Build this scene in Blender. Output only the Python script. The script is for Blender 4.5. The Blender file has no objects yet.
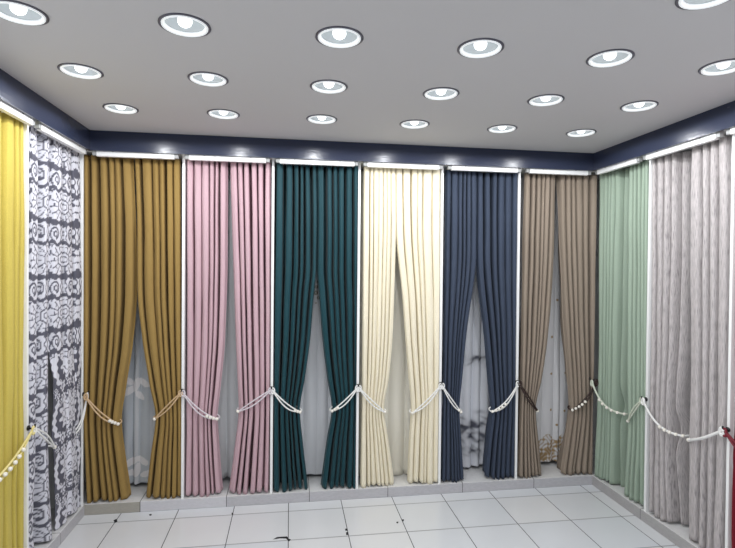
import bpy, bmesh, math, random
import numpy as np
from mathutils import Vector

sc = bpy.context.scene
col = sc.collection
PI = math.pi

# ------------------------------------------------------------------ camera
F_PX, YAW, PITCH, ROLL = 507.7, .15141, -.01258, .00876
CAM = np.array([0, 0, 1.8])

def cam_axes():
    cy, sy = math.cos(YAW), math.sin(YAW)
    f = np.array([sy*math.cos(PITCH), cy*math.cos(PITCH), math.sin(PITCH)])
    r = np.array([cy, -sy, 0.0])
    up = np.cross(r, f)
    return (r*math.cos(ROLL)+up*math.sin(ROLL), -r*math.sin(ROLL)+up*math.cos(ROLL), f)
AX_R, AX_U, AX_F = cam_axes()

def hit(u, v, ax, c):
    d = AX_F + AX_R*(u-367.5)/F_PX - AX_U*(v-274)/F_PX
    i = 'xyz'.index(ax)
    return CAM + d*(c-CAM[i])/d[i]

cd = bpy.data.cameras.new('camera')
cam = bpy.data.objects.new('camera', cd)
col.objects.link(cam)
cd.sensor_fit = 'HORIZONTAL'
cd.sensor_width = 36
cd.lens = 36*F_PX/735
cd.clip_start = .01
from mathutils import Matrix
m = Matrix(((AX_R[0], AX_U[0], -AX_F[0], 0), (AX_R[1], AX_U[1], -AX_F[1], 0),
            (AX_R[2], AX_U[2], -AX_F[2], 1.8), (0, 0, 0, 1)))
cam.matrix_world = m
sc.camera = cam

# ------------------------------------------------------------------ dimensions
CEIL = 2.741
FAS_B = 2.600
FAS_Y, FAS_L, FAS_R = 3.796, -1.381, 2.419
CB_Y, CB_L, CB_R = 3.890, -1.448, 2.509        # front faces of the tiled kerb
CURB = .078
W_Y, W_L, W_R = 4.32, -1.88, 2.94              # walls
REAR = -2.2
HOOK_Z = .88
DIVS = [-.777, -.131, .526, 1.190, 1.837]      # dividers on the back wall (x)

# ------------------------------------------------------------------ materials
def lin(c):
    return tuple(((x/255)/12.92 if x/255 <= .04045 else ((x/255+.055)/1.055)**2.4) for x in c)

def new_mat(name, rgb, rough=.6, metal=0, spec=.5, sheen=0):
    mt = bpy.data.materials.new(name)
    mt.use_nodes = True
    b = mt.node_tree.nodes['Principled BSDF']
    b.inputs['Base Color'].default_value = (*lin(rgb), 1)
    b.inputs['Roughness'].default_value = rough
    b.inputs['Metallic'].default_value = metal
    b.inputs['Specular IOR Level'].default_value = spec
    if sheen:
        b.inputs['Sheen Weight'].default_value = sheen
        b.inputs['Sheen Roughness'].default_value = .5
    return mt

class NT:
    def __init__(s, mt):
        s.t = mt.node_tree; s.b = s.t.nodes['Principled BSDF']
    def n(s, kind, **kw):
        nd = s.t.nodes.new(kind)
        for k, v in kw.items(): setattr(nd, k, v)
        return nd
    def l(s, a, b): s.t.links.new(a, b)
    def math(s, op, a, b=None, c=None):
        nd = s.n('ShaderNodeMath', operation=op)
        for i, x in enumerate((a, b, c)):
            if x is None: continue
            if hasattr(x, 'is_linked'): s.l(x, nd.inputs[i])
            else: nd.inputs[i].default_value = x
        return nd.outputs[0]
    def mix(s, fac, a, b):
        nd = s.n('ShaderNodeMix', data_type='RGBA')
        for i, x in ((0, fac), (6, a), (7, b)):
            if hasattr(x, 'is_linked'): s.l(x, nd.inputs[i])
            elif i == 0: nd.inputs[0].default_value = x
            else: nd.inputs[i].default_value = (*lin(x), 1)
        return nd.outputs[2]

def fabric(name, rgb, rough=.8, sheen=.05, var=.10, weave=(420, 420, 160), spec=.2):
    """woven cloth: faint thread noise in colour and bump"""
    mt = new_mat(name, rgb, rough, spec=spec, sheen=sheen)
    k = NT(mt)
    tc = k.n('ShaderNodeTexCoord')
    mp = k.n('ShaderNodeMapping'); mp.inputs['Scale'].default_value = weave
    k.l(tc.outputs['Object'], mp.inputs[0])
    nz = k.n('ShaderNodeTexNoise'); nz.inputs['Scale'].default_value = 1; nz.inputs['Detail'].default_value = 3
    k.l(mp.outputs[0], nz.inputs['Vector'])
    lo = tuple(c*(1-var) for c in rgb); hi = tuple(min(255, c*(1+var)) for c in rgb)
    k.l(k.mix(nz.outputs[0], lo, hi), k.b.inputs['Base Color'])
    bp = k.n('ShaderNodeBump'); bp.inputs['Strength'].default_value = .12; bp.inputs['Distance'].default_value = .001
    k.l(nz.outputs[0], bp.inputs['Height']); k.l(bp.outputs[0], k.b.inputs['Normal'])
    return mt

M = {}
M['plaster'] = new_mat('white_plaster', (205, 204, 206), .85, spec=.2)
M['wall'] = new_mat('wall_paint', (232, 233, 234), .8, spec=.2)
M['white'] = new_mat('white_lacquer', (242, 243, 243), .35)
M['bracket'] = new_mat('grey_plastic', (160, 162, 162), .45)
M['dark'] = new_mat('black_metal', (18, 18, 20), .35)
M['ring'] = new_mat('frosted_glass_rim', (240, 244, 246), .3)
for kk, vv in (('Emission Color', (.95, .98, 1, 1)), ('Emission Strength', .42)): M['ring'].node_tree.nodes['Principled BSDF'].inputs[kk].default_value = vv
M['halo_shade'] = new_mat('dark_halo_shade', (92, 92, 104), .4, metal=.3)  # shade of the dark halo round each downlight, put into a ring's colour
M['cone'] = new_mat('satin_reflector', (200, 206, 209), .35)
M['plate'] = new_mat('grey_reflector_plate', (120, 128, 132), .3, metal=.5)
M['pearl'] = new_mat('pearl', (240, 236, 226), .2)

# navy glossy pelmet
M['navy_gloss'] = new_mat('navy_gloss', (50, 56, 76), .22, spec=.3)
k = NT(M['navy_gloss'])
nz = k.n('ShaderNodeTexNoise'); nz.inputs['Scale'].default_value = 14; nz.inputs['Detail'].default_value = 5
tc = k.n('ShaderNodeTexCoord'); mp = k.n('ShaderNodeMapping'); mp.inputs['Scale'].default_value = (1, 1, 4)
k.l(tc.outputs['Object'], mp.inputs[0]); k.l(mp.outputs[0], nz.inputs['Vector'])
k.l(k.math('MULTIPLY_ADD', nz.outputs[0], .16, .16), k.b.inputs['Roughness'])
bp = k.n('ShaderNodeBump'); bp.inputs['Strength'].default_value = .08; bp.inputs['Distance'].default_value = .01
k.l(nz.outputs[0], bp.inputs['Height']); k.l(bp.outputs[0], k.b.inputs['Normal'])

# bulbs
M['bulb'] = bpy.data.materials.new('lit_bulb'); M['bulb'].use_nodes = True
k = M['bulb'].node_tree; b = k.nodes['Principled BSDF']
b.inputs['Base Color'].default_value = (1, 1, 1, 1)
b.inputs['Emission Color'].default_value = (.97, .99, 1, 1)
b.inputs['Emission Strength'].default_value = 2.6
M['bulb'].cycles.emission_sampling = 'FRONT'

# floor tiles
TS, TX0, TY0 = .4005, -1.2013, 3.760
M['floor'] = new_mat('glossy_white_tile', (226, 228, 230), .16)
k = NT(M['floor'])
geo = k.n('ShaderNodeNewGeometry'); sp = k.n('ShaderNodeSeparateXYZ'); k.l(geo.outputs['Position'], sp.inputs[0])
def cellpos(o, off):
    return k.math('DIVIDE', k.math('SUBTRACT', o, off), TS)
cx, cy = cellpos(sp.outputs[0], TX0), cellpos(sp.outputs[1], TY0)
def edge(cv, w):
    d = k.math('ABSOLUTE', k.math('SUBTRACT', k.math('FRACT', k.math('ADD', cv, .5)), .5))
    return k.math('LESS_THAN', d, w)
gx, gy = edge(cx, .0068), edge(cy, .0125)
comb = k.n('ShaderNodeCombineXYZ'); k.l(k.math('FLOOR', cx), comb.inputs[0]); k.l(k.math('FLOOR', cy), comb.inputs[1])
wn = k.n('ShaderNodeTexWhiteNoise'); k.l(comb.outputs[0], wn.inputs[0])
nz = k.n('ShaderNodeTexNoise'); nz.inputs['Scale'].default_value = 3.2; nz.inputs['Detail'].default_value = 4
k.l(geo.outputs['Position'], nz.inputs['Vector'])
tile = k.mix(wn.outputs[0], (229, 230, 231), (221, 225, 230))
tile = k.mix(k.math('MULTIPLY', nz.outputs[0], .35), tile, (206, 210, 216))
grout = k.math('MAXIMUM', gx, k.math('MULTIPLY', gy, .62))
colr = k.mix(grout, tile, (74, 76, 80))
k.l(colr, k.b.inputs['Base Color'])
k.l(k.math('MULTIPLY_ADD', grout, .6, k.math('MULTIPLY_ADD', nz.outputs[0], .12, .12)), k.b.inputs['Roughness'])

# kerb tiles: per-piece tone, thin dark joints
def kerb_mat(name, axis, joints):
    mt = new_mat(name, (176, 175, 178), .3)
    k = NT(mt)
    geo = k.n('ShaderNodeNewGeometry'); sp = k.n('ShaderNodeSeparateXYZ'); k.l(geo.outputs['Position'], sp.inputs[0])
    p = sp.outputs[axis]; z = sp.outputs[2]
    nz = k.n('ShaderNodeTexNoise'); nz.inputs['Scale'].default_value = 40; nz.inputs['Detail'].default_value = 6
    mp = k.n('ShaderNodeMapping'); mp.inputs['Scale'].default_value = (1, 1, 3)
    k.l(geo.outputs['Position'], mp.inputs[0]); k.l(mp.outputs[0], nz.inputs['Vector'])
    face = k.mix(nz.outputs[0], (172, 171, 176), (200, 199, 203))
    for i, (a, b_, c0, c1) in enumerate(joints['tones']):
        inside = k.math('MULTIPLY', k.math('GREATER_THAN', p, a), k.math('LESS_THAN', p, b_))
        face = k.mix(inside, face, k.mix(nz.outputs[0], c0, c1))
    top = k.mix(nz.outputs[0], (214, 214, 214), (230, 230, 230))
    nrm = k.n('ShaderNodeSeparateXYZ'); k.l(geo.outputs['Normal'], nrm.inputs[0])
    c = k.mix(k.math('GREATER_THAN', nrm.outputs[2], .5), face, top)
    j = None
    for a in joints['at']:
        t = k.math('LESS_THAN', k.math('ABSOLUTE', k.math('SUBTRACT', p, a)), .0025)
        j = t if j is None else k.math('MAXIMUM', j, t)
    if j is not None: c = k.mix(j, c, (92, 92, 94))
    k.l(c, k.b.inputs['Base Color'])
    return mt
JX = [-1.071, -.459, .158, .77, 1.38, 1.99]
M['kerb_back'] = kerb_mat('kerb_tile_back', 0, {'at': JX, 'tones': [(-1.5, -1.071, (158, 154, 144), (178, 174, 166)), (-1.071, -.459, (196, 195, 200), (216, 215, 220))]})
M['kerb_left'] = kerb_mat('kerb_tile_left', 1, {'at': [3.5, 2.9], 'tones': []})
M['kerb_right'] = kerb_mat('kerb_tile_right', 1, {'at': [3.3, 2.7, 2.1], 'tones': [(0, 5, (158, 156, 156), (184, 182, 182))]})

M['mustard'] = fabric('mustard_cloth', (150, 123, 72))
M['pink'] = fabric('dusty_pink_cloth', (193, 163, 171))
M['teal'] = fabric('teal_cloth', (5, 58, 67), rough=.6, sheen=.1, spec=.35)
M['cream'] = fabric('cream_cloth', (236, 225, 202))
M['navy'] = fabric('slate_navy_cloth', (59, 68, 85), rough=.7, spec=.18)
M['taupe'] = fabric('taupe_cloth', (144, 131, 118))
M['sage'] = fabric('sage_green_cloth', (152, 168, 152))
M['yellow'] = fabric('yellow_cloth', (196, 178, 88))
M['maroon'] = fabric('maroon_cloth', (112, 14, 32))

# grey slub cloth with vertical flecks
M['grey'] = new_mat('grey_slub_cloth', (176, 168, 170), .85, spec=.2, sheen=.1)
k = NT(M['grey'])
uv = k.n('ShaderNodeAttribute', attribute_name='cloth_uv')
mp = k.n('ShaderNodeMapping'); mp.inputs['Scale'].default_value = (360, 16, 1)
k.l(uv.outputs['Vector'], mp.inputs[0])
nz = k.n('ShaderNodeTexNoise'); nz.inputs['Scale'].default_value = 1; nz.inputs['Detail'].default_value = 2
k.l(mp.outputs[0], nz.inputs['Vector'])
rp = k.n('ShaderNodeValToRGB'); rp.color_ramp.elements[0].position = .30; rp.color_ramp.elements[1].position = .55
rp.color_ramp.elements[0].color = (*lin((142, 137, 138)), 1); rp.color_ramp.elements[1].color = (*lin((190, 184, 184)), 1)
k.l(nz.outputs[0], rp.inputs[0]); k.l(rp.outputs[0], k.b.inputs['Base Color'])
bp = k.n('ShaderNodeBump'); bp.inputs['Strength'].default_value = .4; bp.inputs['Distance'].default_value = .003
k.l(nz.outputs[0], bp.inputs['Height']); k.l(bp.outputs[0], k.b.inputs['Normal'])

# damask: woven motif carried by a per-vertex pattern value
def pattern_mat(name, base, motif, rough=.7, sheer=0.0):
    mt = new_mat(name, base, rough, spec=.25)
    k = NT(mt)
    at = k.n('ShaderNodeAttribute', attribute_name='motif')
    k.l(k.mix(at.outputs['Fac'], base, motif), k.b.inputs['Base Color'])
    if sheer:
        out = k.t.nodes['Material Output']
        tr = k.n('ShaderNodeBsdfTransparent'); tl = k.n('ShaderNodeBsdfTranslucent')
        tl.inputs[0].default_value = (*lin(base), 1)
        m1 = k.n('ShaderNodeMixShader'); m1.inputs[0].default_value = .12
        k.l(k.b.outputs[0], m1.inputs[1]); k.l(tl.outputs[0], m1.inputs[2])
        m2 = k.n('ShaderNodeMixShader')
        k.l(k.math('MULTIPLY', k.math('SUBTRACT', 1.0, at.outputs['Fac']), sheer), m2.inputs[0])
        k.l(m1.outputs[0], m2.inputs[1]); k.l(tr.outputs[0], m2.inputs[2]); k.l(m2.outputs[0], out.inputs[0])
    return mt
M['damask'] = pattern_mat('grey_damask_cloth', (92, 92, 104), (216, 216, 225))
M['sheer_leaf'] = pattern_mat('sheer_leaf_embroidery', (214, 220, 227), (250, 248, 250), sheer=.08)
M['sheer_plain'] = pattern_mat('sheer_plain', (240, 243, 245), (240, 235, 235), sheer=.08)
M['sheer_teal'] = pattern_mat('sheer_plain_white', (236, 238, 242), (150, 140, 120), sheer=.07)
M['lining'] = pattern_mat('cream_lining', (246, 243, 232), (246, 243, 232), sheer=.03)
M['sheer_ink'] = pattern_mat('sheer_ink_bands', (240, 242, 248), (92, 94, 106), sheer=.07)
M['sheer_gold'] = pattern_mat('sheer_gold_filigree', (236, 236, 238), (168, 140, 98), sheer=.07)

for nm, c in (('cord_white', (236, 236, 234)), ('cord_tan', (206, 176, 138)), ('cord_silver', (214, 206, 212)),
              ('cord_dark', (52, 36, 32)), ('cord_maroon', (112, 16, 36)), ('cord_sage', (206, 212, 196)), ('cord_gold', (232, 218, 150))):
    M[nm] = new_mat(nm, c, .5)

# ------------------------------------------------------------------ mesh helpers
def tag(o, label, cat, group=None):
    o['label'] = label; o['category'] = cat
    if group: o['group'] = group
    return o

def empty(name, loc, label, cat, group=None):
    o = bpy.data.objects.new(name, None); col.objects.link(o)
    o.location = loc; o.empty_display_size = .1
    return tag(o, label, cat, group)

def link_bm(name, bm, mat, parent=None, smooth=False, bevel=0):
    me = bpy.data.meshes.new(name)
    bm.normal_update()
    if parent is not None:
        for v in bm.verts: v.co -= parent.location
    bm.to_mesh(me); bm.free()
    me.materials.append(mat)
    if smooth: me.polygons.foreach_set('use_smooth', [True]*len(me.polygons))
    o = bpy.data.objects.new(name, me); col.objects.link(o)
    if parent is not None: o.parent = parent
    if bevel:
        md = o.modifiers.new('bevel', 'BEVEL'); md.width = bevel; md.segments = 2; md.limit_method = 'ANGLE'
    return o

def box(bm, x0, x1, y0, y1, z0, z1):
    vs = [bm.verts.new((x, y, z)) for z in (z0, z1) for x, y in ((x0, y0), (x1, y0), (x1, y1), (x0, y1))]
    for f in ((3, 2, 1, 0), (4, 5, 6, 7), (0, 1, 5, 4), (1, 2, 6, 5), (2, 3, 7, 6), (3, 0, 4, 7)):
        bm.faces.new([vs[i] for i in f])

def boxes(name, mat, lst, parent=None, bevel=0):
    bm = bmesh.new()
    for b in lst: box(bm, *b)
    return link_bm(name, bm, mat, parent, bevel=bevel)

def structure(o):
    o['kind'] = 'structure'; return o

def lathe(bm, prof, c, seg=40, close=False):
    """revolve (r, z) profile round a vertical axis at c"""
    rings = []
    for r, z in prof:
        if r < 1e-6: rings.append([bm.verts.new((c[0], c[1], c[2]+z))])
        else: rings.append([bm.verts.new((c[0]+r*math.cos(2*PI*i/seg), c[1]+r*math.sin(2*PI*i/seg), c[2]+z)) for i in range(seg)])
    pairs = list(zip(rings, rings[1:])) + ([(rings[-1], rings[0])] if close else [])
    for a, b in pairs:
        for i in range(seg):
            j = (i+1) % seg
            if len(a) == 1 and len(b) == 1: continue
            if len(a) == 1: bm.faces.new((a[0], b[j], b[i]))
            elif len(b) == 1: bm.faces.new((a[i], a[j], b[0]))
            else: bm.faces.new((a[i], a[j], b[j], b[i]))

def tube(bm, pts, r, seg=8):
    pts = [Vector(p) for p in pts]
    rings = []
    prev = Vector((0, 0, 1))
    for i, p in enumerate(pts):
        t = (pts[min(i+1, len(pts)-1)]-pts[max(i-1, 0)]).normalized()
        a = prev - t*prev.dot(t)
        if a.length < 1e-4: a = t.orthogonal()
        a.normalize(); b = t.cross(a); prev = a
        rings.append([bm.verts.new(p + (a*math.cos(2*PI*k/seg)+b*math.sin(2*PI*k/seg))*r) for k in range(seg)])
    for a, b in zip(rings, rings[1:]):
        for k in range(seg):
            bm.faces.new((a[k], a[(k+1) % seg], b[(k+1) % seg], b[k]))
    bm.faces.new(rings[0][::-1]); bm.faces.new(rings[-1])

def catmull(pts, n=8):
    P = [np.array(p, float) for p in pts]
    P = [2*P[0]-P[1]] + P + [2*P[-1]-P[-2]]
    out = []
    for i in range(1, len(P)-2):
        for j in range(n):
            t = j/n
            out.append(.5*((2*P[i])+(-P[i-1]+P[i+1])*t+(2*P[i-1]-5*P[i]+4*P[i+1]-P[i+2])*t*t+(-P[i-1]+3*P[i]-3*P[i+1]+P[i+2])*t**3))
    out.append(P[-2])
    return out

# ------------------------------------------------------------------ wall frames: s along the wall, n towards the room
class Frame:
    def __init__(s, kind, front):
        s.kind = kind; s.front = front
    def pt(s, a, n, z):
        if s.kind == 'back': return (a, s.front-n, z)
        if s.kind == 'left': return (s.front+n, a, z)
        return (s.front-n, a, z)
    def px(s, u, v, n=0.0):
        if s.kind == 'back':
            p = hit(u, v, 'y', s.front-n); return p[0], p[2]
        p = hit(u, v, 'x', s.front+n if s.kind == 'left' else s.front-n)
        return p[1], p[2]
BACK, LEFT, RIGHT = Frame('back', 3.905), Frame('left', -1.462), Frame('right', 2.522)

# ------------------------------------------------------------------ room shell
structure(boxes('floor', M['floor'], [(W_L-.1, W_R+.1, REAR, W_Y+.1, -.1, 0)]))
structure(boxes('wall_back', M['wall'], [(W_L, W_R, W_Y, W_Y+.12, 0, CEIL+.2)]))
structure(boxes('wall_left', M['wall'], [(W_L-.12, W_L, REAR, W_Y+.12, 0, CEIL+.2)]))
structure(boxes('wall_right', M['wall'], [(W_R, W_R+.12, REAR, W_Y+.12, 0, CEIL+.2)]))

# chipped spots in the floor joints
def chip(pts_px):
    bm = bmesh.new()
    for poly in pts_px:
        lo = []; hi_ = []
        for u, v in poly:
            p = hit(u, v, 'z', 0.0)
            hi_.append(bm.verts.new((p[0], p[1], .0012))); lo.append(bm.verts.new((p[0], p[1], -.001)))
        n = len(poly)
        try:
            bm.faces.new(hi_)
            for i in range(n): bm.faces.new((lo[i], lo[(i+1) % n], hi_[(i+1) % n], hi_[i]))
        except ValueError: pass
    bmesh.ops.recalc_face_normals(bm, faces=bm.faces)
    return bm
M['stain'] = new_mat('dark_chipped_grout', (30, 30, 34), .8)
for polys in ([[(273, 539.5), (277, 537.2), (282, 536.8), (287, 536.6), (289, 539), (291, 539.6), (289, 541.4), (286, 538.6), (280, 538.4)]],
              [[(345, 529), (347, 528.6), (347.5, 530.5), (345.6, 531)], [(346, 532.5), (348, 532), (348.4, 535), (346.2, 535)]],
              [[(113.5, 520.5), (116.5, 519), (117.5, 521.5), (115, 523)]],
              [[(396.3, 522), (398.4, 521.8), (398.2, 523.3), (396.6, 523.2)], [(402, 519.6), (404, 519.4), (403.6, 521.4), (402.4, 521.2)]],
              [[(149, 514.5), (151.5, 514), (151.7, 515.4), (149.6, 515.8)]],
              [[(231.5, 513), (233.4, 512.6), (233.2, 514.8), (231.8, 514.8)]]):
    o = link_bm('chipped_spot', chip(polys), M['stain'])
    structure(o)
    o.parent = bpy.data.objects['floor']

# tiled kerb that runs along the three walls
structure(boxes('baseboard_back', M['kerb_back'], [(W_L, W_R, CB_Y, W_Y, 0, CURB)], bevel=.004))
structure(boxes('baseboard_left', M['kerb_left'], [(W_L, CB_L, REAR+.3, CB_Y, 0, CURB)], bevel=.004))
structure(boxes('baseboard_right', M['kerb_right'], [(CB_R, W_R, REAR+.3, CB_Y, 0, CURB)], bevel=.004))

# downlight positions
LX = [-1.009, -.413, .193, .797, 1.400, 1.972]
LY = [2.083, 2.656, 3.244]
seen = [(x, y) for y in LY for x in LX] + [(1.405, 1.550)]
unseen = [(x, 1.520) for x in (-1.002, -.412, .191, .793, 1.967)] + [(x, y) for y in (.95, .37) for x in LX]  # rows out of view that continue the grid, added for their light
LR = .086          # opening radius

# ceiling with real openings for the downlights
def ceiling():
    bm = bmesh.new()
    seg = 40
    H = .13
    lights = seen + unseen
    xs = sorted({round(v, 4) for x, y in lights for v in (x-H, x+H)} | {W_L, W_R})
    # sort lights into rows by y and lay strips
    rows = {}
    for x, y in lights:
        key = next((r for r in rows if abs(r-y) < .1), None)
        rows.setdefault(y if key is None else key, []).append((x, y))
    def quad(x0, x1, y0, y1):
        if x1-x0 < 1e-5 or y1-y0 < 1e-5: return
        bm.faces.new([bm.verts.new(p) for p in ((x0, y0, CEIL), (x0, y1, CEIL), (x1, y1, CEIL), (x1, y0, CEIL))])
    ycur = REAR
    for r in sorted(rows):
        ls = sorted(rows[r])
        ya, yb = min(y for _, y in ls)-H, max(y for _, y in ls)+H
        quad(W_L, W_R, ycur, ya)
        xcur = W_L
        for x, y in ls:
            quad(xcur, x-H, ya, yb)
            circ = []; sq = []
            for i in range(seg):
                t = 2*PI*(i+.5)/seg; c, s = math.cos(t), math.sin(t)
                circ.append(bm.verts.new((x+LR*1.02*c, y+LR*1.02*s, CEIL)))
                kx = H/max(abs(c), 1e-9)
                ky = ((yb-y) if s > 0 else (y-ya))/max(abs(s), 1e-9)
                q = min(kx, ky)
                sq.append(bm.verts.new((x+q*c, y+q*s, CEIL)))
            cor = {}
            for i in range(seg):
                j = (i+1) % seg
                a, b_ = sq[i].co, sq[j].co
                f = [circ[j], circ[i], sq[i]]
                ona = abs(abs(a.x-x)-H) < 1e-6; onb = abs(abs(b_.x-x)-H) < 1e-6
                if ona != onb:
                    cxn = x+H if (a.x+b_.x)/2 > x else x-H
                    cyn = yb if (a.y+b_.y)/2 > y else ya
                    f.append(bm.verts.new((cxn, cyn, CEIL)))
                f.append(sq[j])
                bm.faces.new(f)
            xcur = x+H
        quad(xcur, W_R, ya, yb)
        ycur = yb
    quad(W_L, W_R, ycur, W_Y)
    bmesh.ops.recalc_face_normals(bm, faces=bm.faces)
    # slab above so that the ceiling has thickness
    box(bm, W_L-.1, W_R+.1, REAR, W_Y+.1, CEIL+.16, CEIL+.22)
    return link_bm('ceiling', bm, M['plaster'])
structure(ceiling())

# navy pelmet: three glossy fascia boards and the boarded soffit behind them
T = .018
GP = 'navy pelmet round the top of the walls'
def pelmet(loc, label, fas, sof):
    t = empty('pelmet', loc, label, 'pelmet', GP)
    boxes('fascia_board', M['navy_gloss'], [fas], t); boxes('soffit_board', M['white'], [sof], t)
EPS = .002
pelmet((.5, FAS_Y, FAS_B), 'long glossy navy pelmet board above the six pairs of curtains on the back wall',
       (FAS_L, FAS_R, FAS_Y, FAS_Y+T, FAS_B, CEIL-.001), (W_L+EPS, W_R-EPS, FAS_Y+T, W_Y-EPS, FAS_B+.012, FAS_B+.028))
pelmet((FAS_L, 1.5, FAS_B), 'glossy navy pelmet board on the left wall above the yellow and damask curtains',
       (FAS_L-T, FAS_L, REAR+.4, FAS_Y+T, FAS_B, CEIL-.001), (W_L+EPS, FAS_L-T, REAR+.4, FAS_Y+T, FAS_B+.012, FAS_B+.028))
pelmet((FAS_R, 1.5, FAS_B), 'glossy navy pelmet board on the right wall above the sage and grey curtains',
       (FAS_R, FAS_R+T, REAR+.4, FAS_Y+T, FAS_B, CEIL-.001), (FAS_R+T, W_R-EPS, REAR+.4, FAS_Y+T, FAS_B+.012, FAS_B+.028))

# ------------------------------------------------------------------ downlights
def make_downlight(x, y, label, group):
    t = empty('recessed_downlight', (x, y, CEIL), label, 'ceiling light', group)
    c = (x, y, CEIL)
    bm = bmesh.new(); lathe(bm, [(.088, .001), (.098, .001), (.0985, -.003), (.088, -.004)], c, 48, True)  # thin ring added to carry the halo's shade
    bmesh.ops.recalc_face_normals(bm, faces=bm.faces); link_bm('shade_ring', bm, M['halo_shade'], t, True)
    bm = bmesh.new(); lathe(bm, [(.0745, .006), (.086, .001), (.088, -.001), (.087, -.007), (.081, -.0085), (.0755, -.002)], c, 48, True)
    bmesh.ops.recalc_face_normals(bm, faces=bm.faces); link_bm('glass_rim', bm, M['ring'], t, True)
    bm = bmesh.new(); lathe(bm, [(.0755, .003), (.072, .016), (.0725, .018), (.066, .034), (.0665, .036), (.056, .052), (.057, .056), (.068, .04), (.0785, .004)], c, 48, True)
    bmesh.ops.recalc_face_normals(bm, faces=bm.faces); link_bm('reflector', bm, M['cone'], t, True)
    bm = bmesh.new(); lathe(bm, [(0, .052), (.0575, .052), (.0575, .058), (0, .058)], c, 48)
    bmesh.ops.recalc_face_normals(bm, faces=bm.faces); link_bm('back_plate', bm, M['plate'], t)
    bm = bmesh.new()
    lathe(bm, [(0, -.007), (.012, -.0055), (.022, .001), (.0265, .009), (.0275, .017), (.0255, .026), (.019, .035), (.015, .044), (.014, .053), (0, .053)], c, 16)
    bmesh.ops.recalc_face_normals(bm, faces=bm.faces); link_bm('bulb', bm, M['bulb'], t, True)
    ld = LAMP; lo = bpy.data.objects.new('lamp', ld); col.objects.link(lo); lo.parent = t; lo.location = (0, 0, -.022)
    return t
LAMP = bpy.data.lights.new('lamp', 'SPOT')
LAMP.energy = 7.2; LAMP.color = (.97, .985, 1); LAMP.spot_size = math.radians(177); LAMP.spot_blend = .12; LAMP.shadow_soft_size = .011
RN = ['first', 'second', 'third', 'fourth', 'fifth', 'sixth']
ROWN = ['the row nearest the viewer', 'the middle row', 'the row nearest the back wall']
proto = None
def copy_tree(r, x, y, label, group):
    n = r.copy(); col.objects.link(n); n.location = (x, y, CEIL); n['label'] = label; n['group'] = group
    for ch in list(r.children):
        c = ch.copy(); col.objects.link(c); c.parent = n
    return n
for i, (x, y) in enumerate(seen):
    if i == 18: lab = 'round downlight almost wholly cut off by the top edge of the photo'
    else:
        r, q = divmod(i, 6)
        pos = {0: 'leftmost', 5: 'rightmost'}.get(q, RN[q]+' from the left')
        lab = 'round white recessed downlight, %s in %s' % (pos, ['the front full row of six', 'the middle row', 'the row nearest the back wall'][r])
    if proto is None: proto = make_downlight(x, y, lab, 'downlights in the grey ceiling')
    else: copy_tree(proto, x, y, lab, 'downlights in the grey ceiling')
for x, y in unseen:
    copy_tree(proto, x, y, 'round white recessed downlight added out of view to light the room', 'unseen downlights added for light')

# ------------------------------------------------------------------ dividers, tracks
def divider(fr, s, depth_to, label, hook=True, th=.019, recess=0):
    f0 = {'back': 3.896, 'left': -1.453, 'right': 2.513}[fr.kind]
    fh = f0
    if recess: f0 += recess
    if fr.kind == 'back': b_ = (s-th/2, s+th/2, f0, depth_to, CURB, FAS_B+.012); loc = (s, f0, CURB)
    elif fr.kind == 'left': b_ = (depth_to, f0, s-th/2, s+th/2, CURB, FAS_B+.012); loc = (f0, s, CURB)
    else: b_ = (f0, depth_to, s-th/2, s+th/2, CURB, FAS_B+.012); loc = (f0, s, CURB)
    t = empty('divider_panel', loc, label, 'divider', 'white dividers between the curtain bays')
    boxes('board', M['white'], [b_], t, bevel=.002)
    # black tieback hook: rosette on the board's front edge and an upturned arm
    bm = bmesh.new()
    dn = {'back': (0, -1), 'left': (1, 0), 'right': (-1, 0)}[fr.kind]
    def q(n, ds, z):
        if fr.kind == 'back': return (s+ds, fh-n, z)
        if fr.kind == 'left': return (fh+n, s+ds, z)
        return (fh-n, s+ds, z)
    if recess: tube(bm, [q(-recess-.001, 0, HOOK_Z), q(.004, 0, HOOK_Z)], .006, 8)
    tube(bm, [q(-recess-.001, 0, HOOK_Z), q(-recess+.006, 0, HOOK_Z)], .015, 14)
    tube(bm, catmull([q(.004, 0, HOOK_Z), q(.022, 0, HOOK_Z-.004), q(.034, 0, HOOK_Z+.006), q(.037, 0, HOOK_Z+.022)], 5), .0055, 8)
    h = link_bm('hook', bm, M['dark'], t, True)
    h['label'] = 'black tieback hook'
    return t, q
HK = {}
back_names = [('mustard', 'dusty pink'), ('dusty pink', 'teal'), ('teal', 'cream'), ('cream', 'slate navy'), ('slate navy', 'taupe')]
for i, x in enumerate(DIVS):
    HK[('B', i)] = divider(BACK, x, W_Y, 'narrow white upright divider board between the %s and the %s curtains' % back_names[i])[1]
L0, L1, R0, R1, R2 = 3.103, 3.872, 3.262, 2.578, 3.893     # dividers on the side walls (y)
HK[('L', 0)] = divider(LEFT, L0, W_L, 'white upright divider board between the yellow and the grey damask curtains')[1]
HK[('L', 1)] = divider(LEFT, L1, W_L, 'white upright divider board in the corner between the damask and mustard curtains')[1]
HK[('R', 0)] = divider(RIGHT, R0, W_R, 'white upright divider board between the sage green and the grey textured curtains')[1]
HK[('R', 1)] = divider(RIGHT, R1, W_R, 'white upright divider board between the grey textured and the maroon curtains')[1]
HK[('R', 2)] = divider(RIGHT, R2, W_R, 'white upright divider board in the corner between the taupe and sage green curtains', recess=.05)[1]

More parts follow.
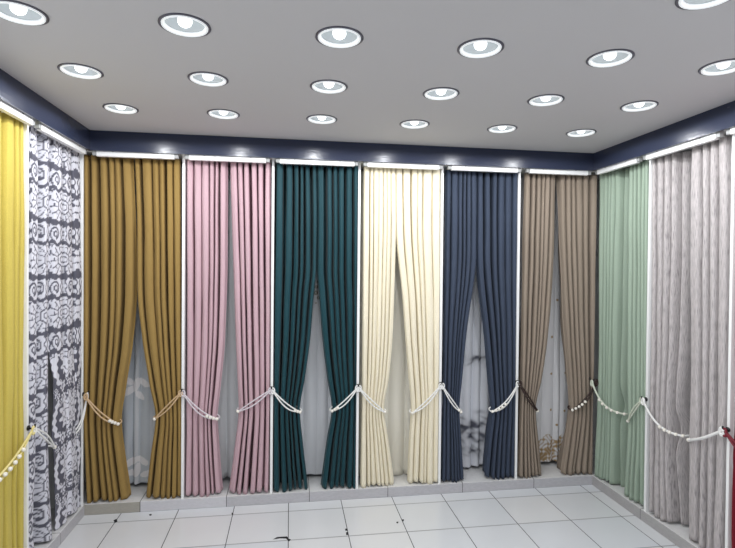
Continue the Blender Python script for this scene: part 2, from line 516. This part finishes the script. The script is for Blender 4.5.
def track(fr, s0, s1, label):
    zt, zb = FAS_B+.012, FAS_B-.034
    f0 = {'back': FAS_Y+T+.004, 'left': FAS_L-T-.004, 'right': FAS_R+T+.004}[fr.kind]
    dep = .032
    def bx(a, b, n0, n1, z0, z1):
        if fr.kind == 'back': return (a, b, f0+n0, f0+n1, z0, z1)
        if fr.kind == 'left': return (f0-n1, f0-n0, a, b, z0, z1)
        return (f0+n0, f0+n1, a, b, z0, z1)
    loc = {'back': ((s0+s1)/2, f0, zt), 'left': (f0, (s0+s1)/2, zt), 'right': (f0, (s0+s1)/2, zt)}[fr.kind]
    t = empty('curtain_track', loc, label, 'curtain track', 'white curtain tracks under the navy pelmet')
    boxes('rail', M['white'], [bx(s0+.05, s1-.05, 0, dep, zb, zt)], t, bevel=.003)
    for a in (s0+.022, s1-.05):
        boxes('end_bracket', M['bracket'], [bx(a, a+.028, .003, dep, zb+.006, zt)], t, bevel=.002)
    for a in (s0+.16, s1-.16):
        bm = bmesh.new()
        p0 = {'back': (a, f0+.001, zt-.008), 'left': (f0-.001, a, zt-.008), 'right': (f0+.001, a, zt-.008)}[fr.kind]
        d = {'back': (0, -.004, 0), 'left': (.004, 0, 0), 'right': (-.004, 0, 0)}[fr.kind]
        tube(bm, [p0, tuple(p0[i]+d[i] for i in range(3))], .0065, 10)
        link_bm('screw', bm, M['dark'], t)
    return t
BN = ['mustard', 'dusty pink', 'teal', 'cream', 'slate navy', 'taupe']
bx_ = [-1.400]+DIVS+[2.440]
for i in range(6):
    track(BACK, bx_[i], bx_[i+1], 'short white curtain track above the %s curtains' % BN[i])
track(LEFT, 2.30, L0, 'white curtain track above the yellow curtain, ending at the left photo edge')
track(LEFT, L0, 3.83, 'white curtain track above the grey damask curtains')
track(RIGHT, R0, 3.83, 'white curtain track above the sage green curtains')
track(RIGHT, R1, R0, 'white curtain track above the grey textured curtains')
track(RIGHT, 1.87, R1, 'white curtain track above the maroon curtain at the right photo edge')

# ------------------------------------------------------------------ curtains
def pchip(x, y):
    x = np.array(x, float); y = np.array(y, float)
    h = np.diff(x); d = np.diff(y)/h
    mm = np.zeros(len(x)); mm[0] = d[0]; mm[-1] = d[-1]
    for i in range(1, len(x)-1):
        if d[i-1]*d[i] > 0:
            w1, w2 = 2*h[i]+h[i-1], h[i]+2*h[i-1]
            mm[i] = (w1+w2)/(w1/d[i-1]+w2/d[i])
    def ev(q):
        q = np.clip(q, x[0], x[-1])
        i = np.clip(np.searchsorted(x, q)-1, 0, len(x)-2)
        t = (q-x[i])/h[i]
        return ((1+2*t)*(1-t)**2*y[i]+t*(1-t)**2*h[i]*mm[i]+t*t*(3-2*t)*y[i+1]+t*t*(t-1)*h[i]*mm[i+1])
    return ev

def edge_curve(fr, pts):
    q = sorted([fr.px(u, v)[::-1] for u, v in pts])
    z = []; s = []
    for zz, ss in q:
        if z and zz-z[-1] < .01: continue
        z.append(zz); s.append(ss)
    return pchip(z, s)

def damask(a, z):
    """woven damask repeat: a row of blossoms, a row of scrolls, dark zigzag ground between; 1 = light thread"""
    TW, TH = .235, .345
    xs = ((a/TW) % 1.0)-.5; x = np.abs(xs); y = ((z/TH) % 1.0)-.5
    yy = y+.18
    r = np.hypot(x, yy*1.2); th = np.arctan2(x, yy*1.2)
    out = np.ones_like(x, bool)
    flower = y < .10
    R = .43*(.84+.16*np.abs(np.cos(4*th)))
    leaf_ = np.zeros_like(out)
    for cx, cy, rr in ((.46, -.16, .06), (.46, -.03, .055), (.45, -.30, .06), (.37, .03, .04), (.38, -.37, .04)):
        leaf_ |= np.hypot(x-cx, y-cy) < rr
    out &= ~(flower & (r > R) & ~leaf_)
    out &= ~(flower & (np.sin(th*14) < -.80+.9*(r < .17)*(-1)) & (r > .15) & (r < .37))
    out &= ~(flower & (np.abs(r-.15-.012*np.cos(6*th)) < .017))
    out &= ~(flower & (np.abs(r-.065) < .012))
    out &= ~(flower & (np.abs(r-.275) < .011) & (np.sin(th*9) > .1))
    sc_ = ~flower
    rs = np.hypot(x-.23, y-.29); ts = np.arctan2(x-.23, y-.29)
    out &= ~(sc_ & (np.abs(rs-.115-.010*ts) < .020))
    out &= ~(sc_ & (np.abs(rs-.05) < .014))
    out &= ~(sc_ & (np.abs(x-.04-.02*np.cos(y*40)) < .014))
    out &= ~(sc_ & (np.abs(x-.43-.03*np.cos(y*34)) < .022))
    zig = .030*np.cos(2*PI*3*xs)
    out &= np.abs(y-.115-zig) > .034
    out &= np.abs(np.abs(y)-.5) > .046+.018*np.cos(2*PI*4*xs)
    return out.astype(np.float32)

def medallion(a, z, w0):
    """the same damask where it hangs flat: one whole repeat across, blossom in a scrolled frame"""
    TH = .345
    x = a-.5; ax = np.abs(x); y = ((z/TH+.20) % 1.0)-.5
    yy = y-.03
    r = np.hypot(x*1.05, yy); th = np.arctan2(ax*1.05, yy)
    # layered blossom: three rings of petals parted by thin dark lines
    out = np.zeros_like(x, bool)
    for Ro, nl, ph in ((.36, 5.5, 0), (.265, 4.5, .5), (.155, 3.5, 0)):
        R = Ro*(.84+.16*np.cos(2*nl*th+ph))*(1+.18*np.cos(th))
        out &= ~(r < R+.018)
        out |= r < R
    out &= ~(r < .038)
    out |= r < .020
    # running scroll frame: leafy band either side with curls at its ends
    xf = .40+.055*np.cos(2*PI*(y-.03))
    band = np.abs(ax-xf) < .044+.018*np.cos(2*PI*7*y)
    out |= band & (np.abs(y-.03) < .36)
    for cx, cy, ro in ((.20, .40, .095), (.22, -.37, .10), (.40, .46, .06), (.0, .46, .075), (0, -.36, .07), (.07, -.28, .04), (.10, .34, .035), (.33, -.28, .045), (.32, .30, .045), (.44, -.44, .05)):
        d = np.hypot(ax-cx, y-cy); t3 = np.arctan2(ax-cx, y-cy)
        ro = ro*1.22; pet = ro*(.84+.16*np.cos(7*t3))
        out |= (d < pet) & (np.abs(d-ro*(.40+.06*t3)) > .011)
    return out.astype(np.float32)

def ripple(rng, n, z):
    """smooth random function of z for n channels: shape (len(z), n)"""
    out = np.zeros((len(z), n))
    for f in (.35, .8, 1.7):
        out += np.sin(2*PI*f*z[:, None]+rng.uniform(0, 6.28, n)[None, :])*rng.uniform(.3, 1, n)[None, :]*(.35/f)**.6
    return out/1.6

def cloth(name, fr, L, Rr, n, mat, seed, label, cat, group, depth=.14, ztop=2.590, zbot=None, tie=HOOK_Z-.15,
          tiew=.45, nsub=24, nz=96, pw=5.0, flat_below=None, motif=None, back=0.0, jit=.38, bulge=.03, tie_amt=1.0, wob=.06, thick=.003, outer=None, lim=None, gap=.19, inner=.35, soft=False):
    rng = np.random.default_rng(seed)
    z = np.linspace(0, 1, nz)
    zbot = CURB+.010 if zbot is None else zbot
    z = zbot+(ztop-zbot)*z
    el = edge_curve(fr, L) if not callable(L) else L
    er = edge_curve(fr, Rr) if not callable(Rr) else Rr
    sl, sr = el(z), er(z)
    if fr.kind != 'back' : pass
    w = 1+rng.uniform(-jit, jit, n); uk = np.concatenate([[0], np.cumsum(w)/w.sum()])
    kmove = ripple(rng, n+1, z)*wob/n; kmove[:, 0] = 0; kmove[:, -1] = 0
    fade_tie = np.exp(-((z-tie)/.10)**2)*tie_amt
    low = np.clip((tie-z)/(tie-zbot), 0, 1)
    UK = uk[None, :]+kmove*(1-.6*fade_tie[:, None])
    dk = 1+.35*ripple(rng, n+1, z)
    # some grooves die out beneath the tie, others deepen
    die = rng.uniform(0, 1, n+1) < .3
    dk *= np.where(die[None, :], 1-.65*low[:, None], 1+.35*low[:, None])
    if flat_below is not None:
        dk *= np.clip((z-flat_below)/.3, .10, 1)[:, None]
    dk = np.clip(dk, .06 if soft or flat_below else .55, 1.3)
    if outer == 'l': dk[:, 0] *= .3; dk[:, -1] *= inner
    if outer == 'r': dk[:, -1] *= .3; dk[:, 0] *= inner
    D = depth*(1-.35*fade_tie)
    fo = ripple(rng, n, z)*.008*(1+.8*low[:, None])
    gw = np.clip(gap*(1+.5*rng.uniform(-1, 1, n+1)[None, :]+.3*ripple(rng, n+1, z)), .05, .45)
    slope = rng.uniform(-.010, .010, n)[None, :]+ripple(rng, n, z)*.008
    tau = np.arange(nsub)/nsub
    tl = .5-.5*np.cos(PI*tau); tl = .7*tl+.3*tau
    rows_s, rows_n, us = [], [], []
    for k in range(n):
        for t in tl:
            u = UK[:, k]*(1-t)+UK[:, k+1]*t
            g = dk[:, k] if t < .5 else dk[:, k+1]
            wv = gw[:, k] if t < .5 else gw[:, k+1]
            a = abs(2*t-1)
            if soft: sh = np.full(nz, a**pw)
            else:
                q = np.clip((a-(1-2*wv))/(1.15*wv), 0, 1)
                sh = .16*a*a+.84*q*q*(3-2*q)
            rows_s.append(u); rows_n.append(-D*g*sh+(fo[:, k]+slope[:, k]*(2*t-1)*(1-a))*(1-sh)); us.append(uk[k]*(1-t)+uk[k+1]*t)
    u = np.full(nz, 1.0); rows_s.append(u); rows_n.append(-D*dk[:, -1]); us.append(1.0)
    U = np.array(rows_s).T; N = np.array(rows_n).T
    # bunched round at the tie, hanging flat at the top
    bl = (bulge*(.5+.5*fade_tie+.35*low))[:, None]
    C = 2*U-1
    if outer == 'l': C = np.where(C < 0, 0, C)
    if outer == 'r': C = np.where(C > 0, 0, C)
    N = N-bl*np.abs(C)**2.4
    S = sl[:, None]*(1-U)+sr[:, None]*U
    if lim: S = np.clip(S, lim[0], lim[1])
    Z = np.repeat(z[:, None], U.shape[1], 1)
    hem = (ripple(rng, U.shape[1], np.array([0.0]))*0)
    hemw = .009*np.sin(U*2*PI*1.3+seed)+.004*np.sin(U*n*2*PI)
    Z = Z+hemw*np.clip(1-(Z-zbot)/.15, 0, 1)
    N = N-back
    ncol = U.shape[1]
    verts = [fr.pt(S[i, j], N[i, j], Z[i, j]) for i in range(nz) for j in range(ncol)]
    faces = [(i*ncol+j, i*ncol+j+1, (i+1)*ncol+j+1, (i+1)*ncol+j) for i in range(nz-1) for j in range(ncol-1)]
    me = bpy.data.meshes.new(name)
    smid = fr.pt(float(S[0].mean()), -.02-back, zbot)
    V = np.array(verts)-np.array(smid)
    me.from_pydata(V.tolist(), [], faces)
    me.polygons.foreach_set('use_smooth', [True]*len(me.polygons))
    # cloth coordinates: arc length across, height up
    mid = nz*55//100
    seg = np.hypot(np.diff(S[mid]), np.diff(N[mid]))
    arc = np.concatenate([[0], np.cumsum(seg)])
    A = np.repeat(arc[None, :], nz, 0)
    at = me.attributes.new('cloth_uv', 'FLOAT_VECTOR', 'POINT')
    at.data.foreach_set('vector', np.stack([A, Z, np.zeros_like(A)], -1).astype(np.float32).ravel())
    if motif is not None:
        mv = motif(A, Z, S)
        am = me.attributes.new('motif', 'FLOAT', 'POINT')
        am.data.foreach_set('value', mv.astype(np.float32).ravel())
    me.materials.append(mat)
    me.validate(); me.update()
    o = bpy.data.objects.new(name, me); col.objects.link(o); o.location = smid
    if thick:
        md = o.modifiers.new('thickness', 'SOLIDIFY'); md.thickness = thick; md.offset = 0
    tag(o, label, cat, group)
    return o

G = 'floor-length curtains tied back along the walls'
BAYS = {'back': [-1.475]+DIVS+[2.535], 'left': [2.30, L0, L1], 'right': [1.87, R1, R0, R2+.022]}
def cur(fr, L, Rr, *a, **k):
    """finds the bay, keeps the cloth clear of its dividers and knows which edge is the outer one"""
    q = np.array([1.5]); mid = []
    el = edge_curve(fr, L) if not callable(L) else L
    er = edge_curve(fr, Rr) if not callable(Rr) else Rr
    c = float(el(q)[0]+er(q)[0])/2
    b = BAYS[fr.kind]
    i = max(j for j in range(len(b)-1) if b[j] < c)
    k.setdefault('outer', 'l' if c < (b[i]+b[i+1])/2 else 'r')
    k.setdefault('lim', (b[i]+.0145, b[i+1]-.0145))
    return cloth('curtain', fr, el, er, *a, cat='curtain', group=G, **k)

cur(BACK, [(82, 160), (82.5, 400), (86, 500)], [(131.5, 160), (134, 230), (134, 290), (130, 345), (123, 390), (118.5, 424), (121.5, 455), (127.5, 497)], 6, M['mustard'], 11,
    'mustard brown curtain on the left of its bay, beside the damask corner')
cur(BACK, [(132.5, 160), (135, 230), (135.5, 290), (140.5, 340), (148, 385), (154, 420), (149.5, 455), (144.5, 497)], [(179.5, 160), (181, 400), (182, 497)], 6, M['mustard'], 12,
    'mustard brown curtain on the right of its bay, beside the dusty pink pair')
cur(BACK, [(185.5, 165), (186, 400), (184, 495)], [(227, 165), (226.5, 250), (224, 340), (219.5, 390), (216.5, 419), (218, 450), (221.5, 492)], 6, M['pink'], 13,
    'dusty pink curtain on the left of its bay, beside the mustard curtains')
cur(BACK, [(229.5, 165), (232, 250), (235, 340), (237, 385), (238, 411), (234, 450), (228.5, 492)], [(270.5, 165), (270, 400), (269, 490)], 6, M['pink'], 14,
    'dusty pink curtain on the right of its bay, beside the teal curtains')
cur(BACK, [(276.5, 165), (274, 400), (273.5, 490)], [(317, 165), (317.5, 230), (317, 268), (314.3, 295), (310.5, 340), (305, 380), (300, 412), (303, 445), (308, 488)], 6, M['teal'], 15,
    'dark teal curtain on the left of its bay, beside the pink curtains')
cur(BACK, [(317.5, 165), (318, 230), (317.7, 268), (319.6, 295), (323, 340), (328, 380), (332.5, 411), (328, 440), (321.5, 487)], [(358.5, 165), (358, 400), (357, 490)], 6, M['teal'], 16,
    'dark teal curtain on the right of its bay, beside the cream curtains')
cur(BACK, [(364.5, 170), (362.5, 400), (361, 483)], [(396, 170), (396.5, 226), (393.5, 330), (390, 375), (385, 412), (389, 440), (394.5, 480)], 7, M['cream'], 17,
    'cream curtain on the left of its bay, beside the teal curtains', depth=.11, gap=.12)
cur(BACK, [(396.5, 170), (397, 226), (404, 300), (407, 340), (410, 375), (412.5, 412), (411, 440), (409.5, 480)], [(440.5, 170), (439.5, 400), (438.5, 482)], 6, M['cream'], 18,
    'cream curtain on the right of its bay, beside the navy curtains', depth=.11, gap=.12)
cur(BACK, [(447, 172), (444, 400), (442.5, 480)], [(478, 172), (478, 252), (467, 340), (463.5, 380), (461, 412), (463, 440), (465.5, 478)], 6, M['navy'], 19,
    'slate navy curtain on the left of its bay, beside the cream curtains')
cur(BACK, [(478.5, 172), (478.5, 252), (487, 340), (490.5, 380), (493, 412), (490, 440), (487, 474)], [(518.5, 172), (516.5, 400), (515, 476)], 6, M['navy'], 20,
    'slate navy curtain on the right of its bay, beside the taupe curtains')
cur(BACK, [(526.5, 174), (522, 400), (520, 474)], [(557.5, 174), (555.5, 250), (549, 340), (542, 385), (537.5, 411), (540, 440), (544, 474)], 6, M['taupe'], 21,
    'taupe curtain on the left of its bay, beside the navy curtains')
cur(BACK, [(561, 174), (563, 250), (567.5, 340), (571, 380), (572.5, 410), (569, 440), (564, 470)], [(599.5, 174), (597, 400), (595, 472)], 6, M['taupe'], 22,
    'taupe curtain on the right of its bay, in the corner beside the sage green curtains')
# right wall (pixel left = far end)
def curR(far, near, *a, **k): return cur(RIGHT, near, far, *a, **k)
curR([(598.5, 176), (597, 400), (593.5, 474)], [(622, 172), (619.5, 300), (616.5, 420), (614, 482)], 6, M['sage'], 23,
     'sage green curtain on the far side of its bay, beside the taupe corner', bulge=.20, inner=1.1, gap=.25)
curR([(628, 172), (627, 300), (627.5, 421), (622.5, 490)], [(647.5, 168), (646.5, 400), (645.5, 506)], 5, M['sage'], 24,
     'sage green curtain on the near side of its bay, beside the grey textured curtains', bulge=0, inner=.1, gap=.25)
curR([(651, 165), (649.5, 400), (648.5, 506)], [(680, 155), (677, 340), (671, 434), (673, 520)], 5, M['grey'], 25,
     'pale grey textured curtain on the far side of its bay, beside the sage green curtains', bulge=.22, inner=1.1)
curR([(690, 155), (689, 340), (688.5, 439), (687, 530)], [(727, 145), (724, 440), (722, 548)], 4, M['grey'], 26,
     'pale grey textured curtain on the near side of its bay, beside the maroon curtain', bulge=0, inner=.1)
def const(a): return lambda z: np.full(len(z), a)
cur(RIGHT, const(2.20), const(R1-.016), 5, M['maroon'], 27, 'dark maroon red curtain cut off by the right photo edge', depth=.06)
# left wall (pixel right = far end)
def dm(A, Z, S): return damask(A, Z)
def dm_far(A, Z, S):
    zc = 1.20+.02*np.sin(A*30)
    return np.where(Z > zc, damask(A, Z), medallion((S-S.min(1, keepdims=True))/np.ptp(S, axis=1)[:, None], Z, 1))
cur(LEFT, const(2.69), const(L0-.016), 5, M['yellow'], 28, 'bright yellow curtain cut off by the left photo edge', depth=.05)
cur(LEFT, edge_curve(LEFT, [(31, 140), (29.5, 400), (28, 548)]), edge_curve(LEFT, [(55, 150), (55, 300), (54, 445), (59, 540)]), 2, M['damask'], 29,
    'grey and white damask curtain on the near side of its bay, beside the yellow curtain', depth=.13, gap=.30, nsub=90, nz=420, motif=dm, pw=2.4, zbot=CURB+.012)
cur(LEFT, edge_curve(LEFT, [(55.5, 150), (56, 300), (57, 430), (60, 515)]), edge_curve(LEFT, [(81, 155), (82, 300), (82, 400), (84, 430), (86, 511)]), 3, M['damask'], 30,
    'grey and white damask curtain on the far side of its bay, beside the mustard corner', depth=.12, nsub=70, nz=420, motif=dm_far, pw=2.2, flat_below=1.05)

# ------------------------------------------------------------------ sheers behind the gaps
def sheer(fr, s0, s1, mat, seed, label, motif=None, n=7, depth=.03, nsub=8, nz=60, back=.23, zbot=CURB+.03):
    if motif is None: motif = lambda A, Z, S: np.zeros_like(A)
    return cloth('sheer_curtain', fr, const(s0), const(s1), n, mat, seed, label, 'sheer curtain', 'sheer curtains behind the tied-back pairs', depth=depth, zbot=zbot,
                 nsub=nsub, nz=nz, pw=2.0, motif=motif, back=back, tie_amt=0, bulge=.0, soft=True, thick=.0015, wob=.1)
def spx(u, v):
    p = hit(u, v, 'y', 3.905+.225); return p[0], p[2]
def leaf(A, Z, S):
    out = np.zeros_like(A)
    rot = lambda x, y, a: (x*math.cos(a)+y*math.sin(a), -x*math.sin(a)+y*math.cos(a))
    for u, v, a, l, w in ((129, 391, .5, .085, .035), (136, 385, 1.3, .07, .03), (143, 383, -.6, .07, .032), (128, 381, -.8, .06, .028), (139, 396, -.9, .06, .026),
                          (130, 463, .5, .085, .035), (137, 470, 1.4, .07, .03), (142, 461, -.6, .07, .032), (131, 474, -.4, .06, .03), (146, 474, .3, .06, .03)):
        cx, cz = spx(u, v)
        x, y = rot(S-cx, Z-cz, a)
        out = np.maximum(out, ((x/l)**2+(y/w)**2 < .62)*1.0)
    out = np.maximum(out, .35*(np.abs((S*9) % 1-.5) < .12))
    return out
def ink(A, Z, S):
    out = np.zeros_like(A)
    rr = np.random.default_rng(5)
    for vc, hgt, st, nb in ((360, .055, .75, 26), (430, .10, .9, 60), (452, .05, .5, 20)):
        cx, cz = spx(480, vc)
        for i in range(nb):
            x0 = cx+rr.uniform(-.26, .26); z0 = cz+rr.normal(0, hgt*.55); l = rr.uniform(.02, .06); w = rr.uniform(.008, .02); a = rr.uniform(-1.0, 1.0)
            x, y = (S-x0)*math.cos(a)+(Z-z0)*math.sin(a), -(S-x0)*math.sin(a)+(Z-z0)*math.cos(a)
            out = out+st*.6*np.exp(-((x/l)**2+(y/w)**2))
        out = out+.22*st*np.exp(-((Z-cz)/hgt)**2)
    return np.clip(out, 0, 1)
def gold(A, Z, S):
    out = np.zeros_like(A)
    _, zt = spx(555, 437)
    f = np.sin(S*95+2*np.sin(Z*60))*np.sin(Z*88+2.2*np.sin(S*70))
    out = np.where((Z < zt+.03*np.sin(S*40)), np.clip(.62+1.1*f, 0, 1), 0)
    for u, v in ((552.5, 337), (568, 337), (552, 374), (566, 373), (551, 410), (565, 411), (558, 300), (557, 425)):
        cx, cz = spx(u, v)
        out = np.maximum(out, (np.hypot(S-cx, Z-cz) < .011)*1.3)
    return np.clip(out, 0, 1)
def orn(A, Z, S):
    out = np.zeros_like(A)
    for u, v, r in ((316.5, 287, .014), (316, 293, .017), (318.5, 298, .014), (316, 303, .008), (317.5, 282, .010)):
        cx, cz = spx(u, v)
        d = np.hypot(S-cx, Z-cz); out = np.maximum(out, ((d < r) & (d > r*.35))*1.0)
    return out
e = .03
bs = [-1.42]+DIVS+[2.47]
sheer(BACK, bs[0]+e, bs[1]-e, M['sheer_leaf'], 41, 'white sheer curtain with pale leaf embroidery, seen between the mustard curtains', leaf, nsub=22, nz=420)
sheer(BACK, bs[1]+e, bs[2]-e, M['sheer_plain'], 42, 'plain pale grey sheer curtain seen between the dusty pink curtains')
sheer(BACK, bs[2]+e, bs[3]-e, M['sheer_teal'], 43, 'plain white sheer curtain seen between the dark teal curtains', orn, nsub=24, nz=420, depth=.018)
sheer(BACK, bs[3]+e, bs[4]-e, M['lining'], 44, 'pale cream lining curtain seen between the cream curtains', n=6, depth=.03, back=.185, zbot=CURB+.012)
sheer(BACK, bs[4]+e, bs[5]-e, M['sheer_ink'], 45, 'white sheer curtain with smoky ink bands, seen between the navy curtains', ink, nsub=22, nz=420)
sheer(BACK, bs[5]+e, bs[6]-e, M['sheer_gold'], 46, 'white sheer curtain with dots and gold filigree hem, seen between the taupe curtains', gold, nsub=24, nz=520, depth=.015)

# ------------------------------------------------------------------ tiebacks
def tieback(fr, hookf, end_px, mat, label, beads=5, strands=2, sag=.03, bead_from=.62, cord_r=.0055, bead_r=.0125, n_end=.012, end_s=None, mid_px=None, side=None):
    """looped cord that hangs on the divider hook, crosses the curtain and turns round its inner edge"""
    h0 = hookf(.028, 0, HOOK_Z+.004)
    if fr.kind == 'back': sh = h0[0]; nh = fr.front-h0[1]
    elif fr.kind == 'left': sh = h0[1]; nh = h0[0]-fr.front
    else: sh = h0[1]; nh = fr.front-h0[0]
    if end_s is None: se, ze = fr.px(*end_px, n_end)
    else: se, ze = end_s
    dirn = 1 if se > sh else -1
    t = empty('tieback', fr.pt(sh, nh, HOOK_Z), label, 'tieback', 'tasselless cord tiebacks on the divider hooks')
    t['group'] = 'cord tiebacks hanging from the divider hooks'
    def path(dz, dn):
        P = []
        for i in range(9):
            q = i/8
            s = sh+(se-sh)*q
            if mid_px is None: z = HOOK_Z+(ze-HOOK_Z)*q-sag*math.sin(PI*q)
            else: z = HOOK_Z+(ze-HOOK_Z)*(1-(1-q)**2) if mid_px == 'curve' else HOOK_Z
            b = math.sin(PI*q)
            P.append((s, nh*(1-q)+n_end*(q**4 if n_end < -.03 else q)+.014*b+dn*b, z+dz*b))
        return P
    for i in range(strands):
        off = (i-.5*(strands-1))*.034
        P = path(off, .0)
        if n_end < -.03: P += [(se+dirn*.006, n_end-.03, ze+.002), (se+dirn*.004, n_end-.06, ze+.004)]
        else: P += [(se+dirn*.012, -.012, ze+.002), (se+dirn*.006, -.045, ze+.008), (se-dirn*.04, -.07, ze+.03)]
        pts = catmull([fr.pt(*p) for p in P], 4)
        bm = bmesh.new(); tube(bm, pts, cord_r, 8)
        link_bm('cord', bm, mat, t, True)
    # loop over the hook
    bm = bmesh.new()
    ring = [fr.pt(sh+dirn*(.010-.012*math.cos(2*PI*i/14)), nh+.004, HOOK_Z-.012+.022*math.sin(2*PI*i/14)) for i in range(15)]
    tube(bm, ring, cord_r, 8); link_bm('hook_loop', bm, mat, t, True)
    C = catmull([fr.pt(*p) for p in path(0, .010)], 12)
    for j in range(beads):
        q = bead_from+(1.0-bead_from)*j/max(1, beads-1)
        p = C[min(len(C)-1, int(q*(len(C)-1)))]
        bm = bmesh.new(); bmesh.ops.create_uvsphere(bm, u_segments=14, v_segments=9, radius=bead_r)
        for v in bm.verts: v.co += Vector(p)
        b_ = link_bm('pearl_bead', bm, M['pearl'], t, True)
    return t
B = lambda i: HK[('B', i)]
tieback(BACK, lambda n, d, z: HK[('L', 1)](n+.01, -.0, z) if False else (-1.432, 3.868-n, z), (118, 424), M['cord_tan'], 'tan double cord tieback with pearls on the mustard curtain beside the damask', beads=4, bead_from=.78)
tieback(BACK, B(0), (154.5, 419), M['cord_tan'], 'tan cord tieback with one pearl on the mustard curtain beside the pink', beads=1, bead_from=1.0, strands=2, sag=.01)
tieback(BACK, B(0), (217, 419), M['cord_silver'], 'silvery cord tieback with pearls on the pink curtain beside the mustard', beads=4, bead_from=.72, sag=.04)
tieback(BACK, B(1), (238, 411.5), M['cord_silver'], 'silvery cord tieback on the pink curtain beside the teal', beads=1, bead_from=1.0, sag=.01)
tieback(BACK, B(1), (300, 412), M['cord_white'], 'white cord tieback with two pearls on the teal curtain beside the pink', beads=3, bead_from=.84, sag=.03)
tieback(BACK, B(2), (332, 411), M['cord_white'], 'white cord tieback with pearls on the teal curtain beside the cream', beads=3, bead_from=.8, sag=.02)
tieback(BACK, B(2), (385, 412), M['cord_white'], 'white cord tieback on the cream curtain beside the teal', beads=1, bead_from=1.0, sag=.02)
tieback(BACK, B(3), (412.5, 413), M['cord_white'], 'white cord tieback on the cream curtain beside the navy', beads=1, bead_from=1.0, sag=.02)
tieback(BACK, B(3), (461, 412), M['cord_white'], 'white cord tieback on the navy curtain beside the cream', beads=2, bead_from=.9, sag=.02)
tieback(BACK, B(4), (492.5, 411.5), M['cord_white'], 'white cord tieback with five pearls on the navy curtain beside the taupe', beads=5, bead_from=.55, sag=.045)
tieback(BACK, B(4), (537.5, 411), M['cord_dark'], 'dark brown cord tieback with one pearl on the taupe curtain beside the navy', beads=1, bead_from=1.0, sag=.015, cord_r=.007)
tieback(BACK, lambda n, d, z: (2.508, 3.868-n, z), (572.5, 410), M['cord_dark'], 'dark brown cord tieback with pearls on the taupe curtain in the corner', beads=5, bead_from=.55, sag=.035, cord_r=.007)
tieback(RIGHT, lambda n, d, z: (2.487-n, 3.84, z), (624.5, 414), M['cord_sage'], 'white cord tieback with pearls sagging across the sage curtain in the corner', beads=6, bead_from=.4, mid_px='curve', strands=1, cord_r=.0075, n_end=-.05)
tieback(RIGHT, HK[('R', 0)], (628, 421), M['cord_sage'], 'pale cord tieback on the sage curtain beside the grey textured pair', beads=1, bead_from=1.0, strands=2, sag=.0)
tieback(RIGHT, HK[('R', 0)], (683, 436), M['cord_white'], 'white cord tieback with pearls sagging across the grey curtain beside the sage', beads=5, bead_from=.6, mid_px='curve', strands=1, cord_r=.0075, n_end=-.05)
tieback(RIGHT, HK[('R', 1)], (688.5, 440), M['cord_white'], 'thick white cord tieback across the grey curtain beside the maroon', beads=1, bead_from=1.0, strands=1, cord_r=.009, sag=.015)
tieback(RIGHT, HK[('R', 1)], None, M['cord_maroon'], 'dark red cord tieback on the maroon curtain at the right photo edge', beads=0, strands=2, sag=.02, end_s=(2.25, .70), cord_r=.007)
tieback(LEFT, HK[('L', 0)], None, M['cord_gold'], 'pale gold cord tieback with large pearls on the yellow curtain', beads=9, bead_from=.30, sag=.03, end_s=(2.64, .70), bead_r=.012)
tieback(LEFT, HK[('L', 0)], (54.5, 447), M['cord_white'], 'white cord tieback on the damask curtain beside the yellow', beads=1, bead_from=1.0, sag=.0)
tieback(LEFT, HK[('L', 1)], (70, 436), M['cord_white'], 'white cord tieback on the damask curtain beside the mustard corner', beads=0, sag=.06, n_end=-.03)

# ------------------------------------------------------------------ world: daylight entering through the open shop front behind the viewer
w = bpy.data.worlds.new('world'); sc.world = w; w.use_nodes = True
bg = w.node_tree.nodes['Background']
bg.inputs[0].default_value = (.93, .96, 1, 1)
bg.inputs[1].default_value = .34

# ------------------------------------------------------------------ view
sc.view_settings.view_transform = 'Standard'
sc.view_settings.look = 'None'
sc.view_settings.gamma = 1
sc.view_settings.use_curve_mapping = False
sc.view_settings.exposure = 0.0
sc.cycles.max_bounces = 8
sc.cycles.diffuse_bounces = 5
sc.cycles.use_denoising = True
